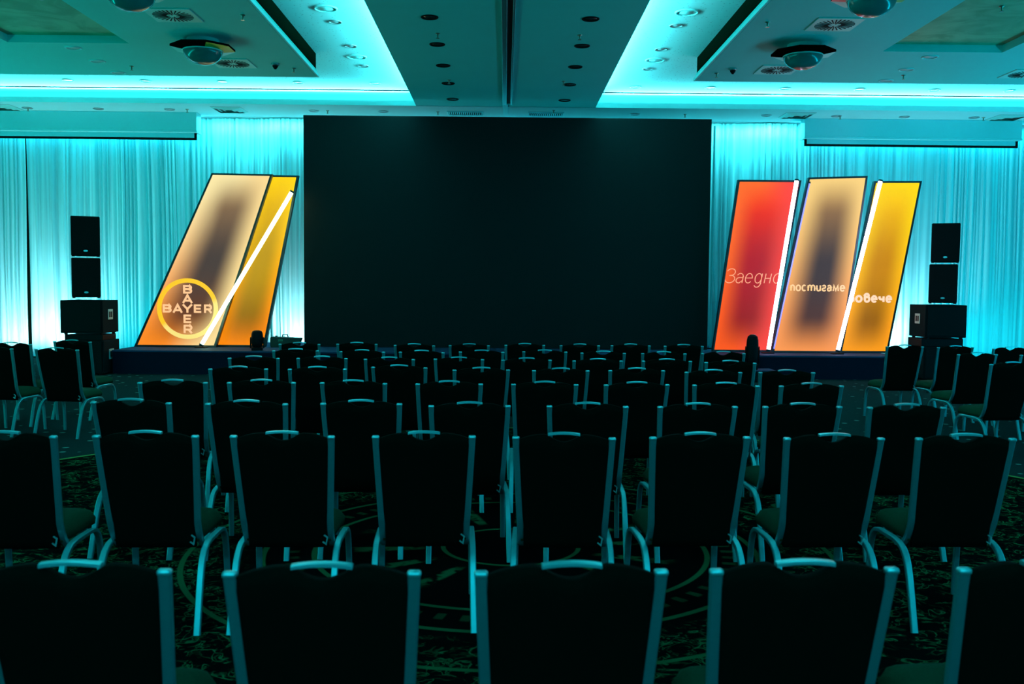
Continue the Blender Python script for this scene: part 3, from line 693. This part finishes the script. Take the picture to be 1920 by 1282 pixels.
for side, x in (('left', -3.58), ('right', 3.51)):
    t = thing('smoke_detector', f'small cone shaped smoke detector on the {side} dropped ceiling', 'smoke detector', (x, 15.1, 5.01))
    bm = bmesh.new(); lathe(bm, [(.065, 0), (.065, -.02), (.05, -.03), (.045, -.03)], 20); link('base', bm, M_rim, t, True)
    bm = bmesh.new(); lathe(bm, [(.045, -.028), (.04, -.05), (.015, -.085), (0, -.088)], 20); link('sensor', bm, M_dark, t, True)
def swirl(label, x, y, z, s=.30):
    t = thing('air_diffuser', label, 'air vent', (x, y, z), 0, 'square swirl air vents in the dropped ceilings')
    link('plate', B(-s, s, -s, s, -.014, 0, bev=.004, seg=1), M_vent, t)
    bm = bmesh.new()
    for k in range(28):
        a = 2*pi*k/28; r0, r1 = (.08, .25) if k % 7 else (.04, .25)
        d = Vector((cos(a), sin(a))); p = Vector((-d.y, d.x))
        pts = [d*r0+p*.005, d*r0-p*.005, d*r1-p*.009, d*r1+p*.009]
        prism(bm, [(v_.x, v_.y) for v_ in pts], -.018, -.0142, 'xy')
    link('radial_slots', bm, M_slot, t)
swirl('square swirl air vent nearest the camera in the left ceiling', -4.24, 12.44, 5.01)
swirl('square swirl air vent behind the left glass dome lamp', -4.23, 15.08, 5.01)
swirl('square swirl air vent nearest the camera in the right ceiling', 4.21, 12.53, 5.01)
swirl('square swirl air vent behind the right glass dome lamp', 4.21, 15.13, 5.01)
swirl('square swirl air vent cut by the right picture edge', 8.15, 15.24, 5.01)
def dome_lamp(label, x, y, z, rad_facets):
    t = thing('dome_lamp', label, 'ceiling lamp', (x, y, z), 0, 'smoked glass dome lamps on the dropped ceilings')
    bm = bmesh.new(); cyl(bm, (0, 0, -.10), (0, 0, 0), .22, 24); link('mount', bm, M_beam, t, True)
    n = 8; ro, ri = .44, .27; zo, zi = -.10, -.155
    bm = bmesh.new()
    def oc(r_, k): a = 2*pi*(k+.5)/n; return (r_*cos(a), r_*sin(a))
    for k in range(n):
        o0, o1, i0, i1 = oc(ro, k), oc(ro, k+1), oc(ri, k), oc(ri, k+1)
        P = lambda p, z_: bm.verts.new((p[0], p[1], z_))
        lo = [P(o0, zo-.03), P(o1, zo-.03), P(i1, zi), P(i0, zi)]; up = [P(o0, zo), P(o1, zo), P(i1, zi+.05), P(i0, zi+.05)]
        q_ = bm.faces.new(lo); q_.material_index = rad_facets.get(k, 0)  # facet colours stand in for the mirrors' reflections and lit faces
        bm.faces.new(up).material_index = 0
        for i in range(4):
            j = (i+1) % 4; bm.faces.new((lo[i], lo[j], up[j], up[i])).material_index = 3 if (i == 0 and k in (0, 1, 2)) else 0
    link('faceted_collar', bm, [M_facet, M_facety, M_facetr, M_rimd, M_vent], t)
    bm = bmesh.new(); prof = [(0.268*cos(a), -.15-.20*sin(a)) for a in [pi/2*i/10 for i in range(11)]]
    lathe(bm, prof, 32); link('glass_dome', bm, M_dome, t, True)
    bm = bmesh.new(); lathe(bm, [(.272, -.150), (.279, -.160), (.272, -.170), (.264, -.160), (.272, -.150)], 32); link('glass_rim', bm, M_rimd, t, True)
dome_lamp('glass dome lamp cut by the top edge, left ceiling', -4.24, 11.05, 5.01, {0: 3, 1: 3, 2: 3})
dome_lamp('whole glass dome lamp with painted green reflections, left ceiling', -4.25, 13.67, 5.01, {0: 3, 1: 3, 2: 3, 3: 4, 6: 1, 7: 1})
dome_lamp('glass dome lamp with a painted red reflection cut by the top edge, right ceiling', 4.09, 10.95, 5.01, {3: 2, 7: 1, 0: 3, 1: 3, 2: 3})
dome_lamp('whole glass dome lamp hanging from the right ceiling', 4.14, 13.60, 5.01, {0: 3, 1: 3, 2: 3, 7: 3})
def slat_grille(label, x, y):
    t = thing('air_grille', label, 'air vent', (x, y, 5.10), 0, 'slatted air grilles above the black screen')
    bm = bmesh.new(); box(bm, -.36, .36, -.20, -.18, -.02, 0); box(bm, -.36, .36, .18, .20, -.02, 0); box(bm, -.36, -.34, -.18, .18, -.02, 0); box(bm, .34, .36, -.18, .18, -.02, 0)
    link('frame', bm, M_screen, t)
    link('duct', B(-.34, .34, -.18, .18, -.004, 0), M_slot, t)
    bm = bmesh.new()
    for i in range(17): x_ = -.32+i*.04; box(bm, x_-.007, x_+.007, -.18, .18, -.018, -.006)
    link('slats', bm, M_screen, t)
slat_grille('slatted air grille left of the beam track above the screen', -.83, 19.7); slat_grille('slatted air grille right of the beam track above the screen', .80, 19.7)
def square_vent(label, x, y, s=.30):
    t = thing('ceiling_vent', label, 'air vent', (x, y, 5.10), 0, 'square louvre vents in the back soffit')
    bm = bmesh.new()
    for k in range(3):
        a = s-k*.085; b = a-.055; z1_ = -.002-.0*k; z0_ = -.03
        for (q0, q1) in (((-a, -a), (a, -a)), ((a, -a), (a, a)), ((a, a), (-a, a)), ((-a, a), (-a, -a))):
            f_ = b/a; v4 = [bm.verts.new((q0[0], q0[1], z1_-.004)), bm.verts.new((q1[0], q1[1], z1_-.004)), bm.verts.new((q1[0]*f_, q1[1]*f_, z0_)), bm.verts.new((q0[0]*f_, q0[1]*f_, z0_))]
            bm.faces.new(v4)
    link('louvres', bm, M_vent, t)
    link('duct_plate', B(-s, s, -s, s, -.006, 0), M_rim, t)
for lab, x in (('square louvre vent at the far left of the back soffit', -10.12), ('square louvre vent beside the left screen housing', -5.57), ('square louvre vent beside the right screen housing', 6.02-.15), ('square louvre vent at the far right of the back soffit', 10.13)):
    square_vent(lab, x, 19.58)

# ------------------------------------------------------------------ banquet chairs
PY = [(-.235, .912), (-.195, .74), (-.155, .57), (-.135, .49), (-.100, .420), (-.050, .368), (.02, .350)]   # post profile (y, z)
PX = [.2235, .215, .206, .202, .200, .199, .198]
def post_at(z):
    pts = PY[:4]
    for (y0, z0), (y1, z1), xa, xb in zip(pts, pts[1:], PX, PX[1:]):
        if z >= z1-1e-6: k = (z-z0)/(z1-z0); return y0+(y1-y0)*k, xa+(xb-xa)*k
    return -.135+.22*(.49-z), PX[4]-.002
def make_chair():
    t = thing('banquet_chair', '', 'chair')
    # seat cushion
    bm = bmesh.new(); nx_, ny_ = 14, 14; top = []; bot = []
    def sq(u_, v_):
        W_, y0, y1 = .208, -.10, .31
        x = u_*W_*(1+.03*v_); y = (y0+y1)/2+v_*(y1-y0)/2
        cr = max(0, abs(u_)-.75)/.25; cf = max(0, v_-.72)/.28
        y -= .05*(cr**2)*(cf if v_ > 0 else 0); return x, y
    for j in range(ny_+1):
        r_t, r_b = [], []
        for i in range(nx_+1):
            u_ = -1+2*i/nx_; v_ = -1+2*j/ny_; x, y = sq(u_, v_)
            e = (1-abs(u_)**6)*(1-abs(v_)**6)
            r_t.append(bm.verts.new((x, y, .425+.050*e**.5+.008*(1-u_*u_)*(1-v_*v_)))); r_b.append(bm.verts.new((x*.985, y, .392)))
        top.append(r_t); bot.append(r_b)
    for j in range(ny_):
        for i in range(nx_):
            bm.faces.new((top[j][i], top[j][i+1], top[j+1][i+1], top[j+1][i])); bm.faces.new((bot[j][i], bot[j+1][i], bot[j+1][i+1], bot[j][i+1]))
    for j in range(ny_):
        for i in (0, nx_): bm.faces.new((top[j][i], top[j+1][i], bot[j+1][i], bot[j][i]))
    for i in range(nx_):
        for j in (0, ny_): bm.faces.new((top[j][i], top[j][i+1], bot[j][i+1], bot[j][i]))
    link('seat', bm, M_fabric, t, True)
    # backrest
    bm = bmesh.new(); nx_, nz_ = 28, 14; zb = .366; Fr, Bk = [], []
    def ztop(s_):
        x = abs(s_)*.20
        z = .905+.026*(1-((x-.085)/.115)**2) if x > .085 else .931
        if x < .082: z = .931-.036*cos(pi/2*(x/.082))**1.2
        return z
    for j in range(nz_+1):
        a, b = [], []
        for i in range(nx_+1):
            s_ = -1+2*i/nx_; z = zb+(ztop(s_)-zb)*j/nz_; py, px = post_at(min(z, .912)); x = s_*(px-.013)
            pad = .5+.5*(1-abs(s_)**4); ed = 1 if 0 < j < nz_ else .55
            a.append(bm.verts.new((x, py-.018*ed*pad, z))); b.append(bm.verts.new((x, py+.012+.026*ed*pad, z)))
        Bk.append(a); Fr.append(b)
    for j in range(nz_):
        for i in range(nx_):
            bm.faces.new((Bk[j][i], Bk[j][i+1], Bk[j+1][i+1], Bk[j+1][i])); bm.faces.new((Fr[j][i], Fr[j+1][i], Fr[j+1][i+1], Fr[j][i+1]))
    for j in range(nz_):
        for i in (0, nx_): bm.faces.new((Bk[j][i], Bk[j+1][i], Fr[j+1][i], Fr[j][i]))
    for i in range(nx_):
        for j in (0, nz_): bm.faces.new((Bk[j][i], Bk[j][i+1], Fr[j][i+1], Fr[j][i]))
    link('backrest', bm, M_back, t, True)
    # grab handle over the cut-out
    bm = bmesh.new(); P = [(-.074, .932), (-.06, .9345), (-.03, .9375), (0, .9385), (.03, .9375), (.06, .9345), (.074, .932)]; R = []
    for x, z in P: R.append([bm.verts.new((x, y, z+dz)) for y, dz in ((-.250, -.005), (-.250, .003), (-.246, .006), (-.230, .006), (-.226, .003), (-.226, -.005))])
    for A, Bq in zip(R, R[1:]):
        for i in range(6): bm.faces.new((A[i], A[(i+1) % 6], Bq[(i+1) % 6], Bq[i]))
    bm.faces.new(R[0]); bm.faces.new(R[-1][::-1])
    link('handle', bm, M_handle, t)
    for s in (-1, 1):
        bm = bmesh.new(); flat_tube(bm, [(s*PX[i], PY[i][0], PY[i][1]) for i in range(7)], .031, .020)
        link('back_post', bm, M_metal, t)
        bm = bmesh.new(); box(bm, s*.2235-.017, s*.2235+.017, -.249, -.223, .905, .921, bev=.006, seg=2); link('post_cap', bm, M_handle, t, True)
        # rear leg with the curve under the seat
        bm = bmesh.new(); flat_tube(bm, [(s*.236, -.285, 0), (s*.234, -.245, .12), (s*.232, -.200, .25), (s*.231, -.160, .325), (s*.230, -.105, .367), (s*.229, -.03, .380), (s*.229, .06, .382)], .030, .024); link('leg', bm, M_metal, t)
        bm = bmesh.new(); flat_tube(bm, [(s*.229, .06, .382), (s*.229, .16, .380), (s*.229, .225, .360), (s*.230, .262, .30), (s*.232, .278, .18), (s*.235, .290, 0)], .029, .022); link('leg', bm, M_metal, t)
    bm = bmesh.new(); box(bm, -.2, .2, .17, .19, .362, .392); link('seat_rail', bm, M_metal, t)
    link('stretcher', B(-.2, .2, -.05, -.03, .372, .394), M_metal, t)
    bm = bmesh.new(); ribbon(bm, [(.168, .400), (.184, .388), (.190, .420), (.174, .432)], .006, -.146, -.139); link('linking_clip', bm, M_clip, t)
    return t
chair0 = make_chair(); used = []
def place(x, y, rz, label, group):
    o = chair0 if not used else copy_tree(chair0); used.append(o)
    a = radians(rz); o.location = (x-.235*sin(a), y+.235*cos(a), 0); o.rotation_euler = (0, 0, a)
    o['label'] = label; o['group'] = group
ROWS = [
 ('front', [(-1.05,2.31,2),(-.44,2.31,2),(.17,2.33,3),(.755,2.36,3),(1.385,2.38,2)]),
 ('second', [(-2.27,4.34,2),(-1.64,4.38,2),(-1.02,4.40,1),(-.37,4.43,3),(.28,4.42,-2),(.92,4.46,4),(1.55,4.46,2),(2.18,4.48,1)]),
 ('third', [(-2.18,5.60,-3),(-1.50,5.58,1),(-.84,5.63,1),(-.20,5.57,4),(.49,5.59,-1),(1.14,5.61,4),(1.77,5.65,3),(2.39,5.65,3)]),
 ('fourth', [(-2.33,6.74,5),(-1.72,6.79,4),(-1.07,6.80,-2),(-.39,6.80,3),(.29,6.82,0),(.95,6.84,6),(1.59,6.84,-3),(2.21,6.86,5)]),
 ('fifth', [(-2.18,7.86,5),(-1.54,7.90,6),(-.89,8.12,-3),(-.19,7.95,7),(.47,7.95,2),(1.11,8.01,3),(1.73,7.90,2),(2.35,7.94,3)]),
 ('sixth', [(-2.35,9.00,3),(-1.72,9.05,3),(-1.08,9.01,3),(-.43,9.08,-1),(.21,9.05,5),(.88,9.02,3),(1.54,9.06,1),(2.11,8.92,-4)]),
 ('seventh', [(-2.19,10.06,6),(-1.48,9.98,-3),(-.86,9.97,-4),(-.24,10.09,3),(.43,10.20,-2),(1.04,10.08,1),(1.68,10.08,1),(2.33,10.18,3)]),
 ('farthest', [(-2.38,11.15,3),(-1.73,11.25,3),(-1.04,11.08,-3),(-.41,11.17,5),(.24,11.31,3),(.89,11.31,3),(1.50,11.38,3),(2.13,11.37,3)])]
for name, row in ROWS:
    nm = {'front': 'row nearest the camera', 'farthest': 'farthest row before the screen'}.get(name, name+' row from camera')
    for i, (x, y, rz) in enumerate(row):
        place(x, y, rz, f'dark silver-framed banquet chair in the {nm}, {ORD[i]} from the left', 'banquet chairs in the '+nm)
gl = 'banquet chairs in the left side block'; gr_ = 'banquet chairs in the right side block'
for x, y, rz, lb, gp in (
    (-4.62, 9.92, -6, 'dark banquet chair nearest the left subwoofers in the front line of the left block', gl),
    (-5.06, 11.26, -8, 'dark banquet chair half hidden behind another before the left subwoofers', gl),
    (-5.50, 10.72, -3, 'dark banquet chair before the pink lit curtain in the left block', gl),
    (-5.34, 10.02, -8, 'dark banquet chair cut by the left picture edge, seat and right post showing', gl),
    (-5.60, 9.05, -10, 'dark banquet chair at the lower left of the left block, only the seat edge showing', gl),
    (4.87, 11.62, 5, 'dark banquet chair before the amber light box, innermost of the right block', gr_),
    (5.46, 11.56, 8, 'dark banquet chair directly before the right subwoofers', gr_),
    (5.12, 10.33, 9, 'dark banquet chair in the middle of the right block, green seat showing left', gr_),
    (4.81, 9.02, 9, 'dark banquet chair nearest the camera in the right block', gr_),
    (6.05, 11.40, 8, 'dark banquet chair farthest back at the right picture edge', gr_),
    (5.80, 10.33, 9, 'dark banquet chair cut by the right picture edge, left post showing', gr_)):
    place(x, y, rz, lb, gp)
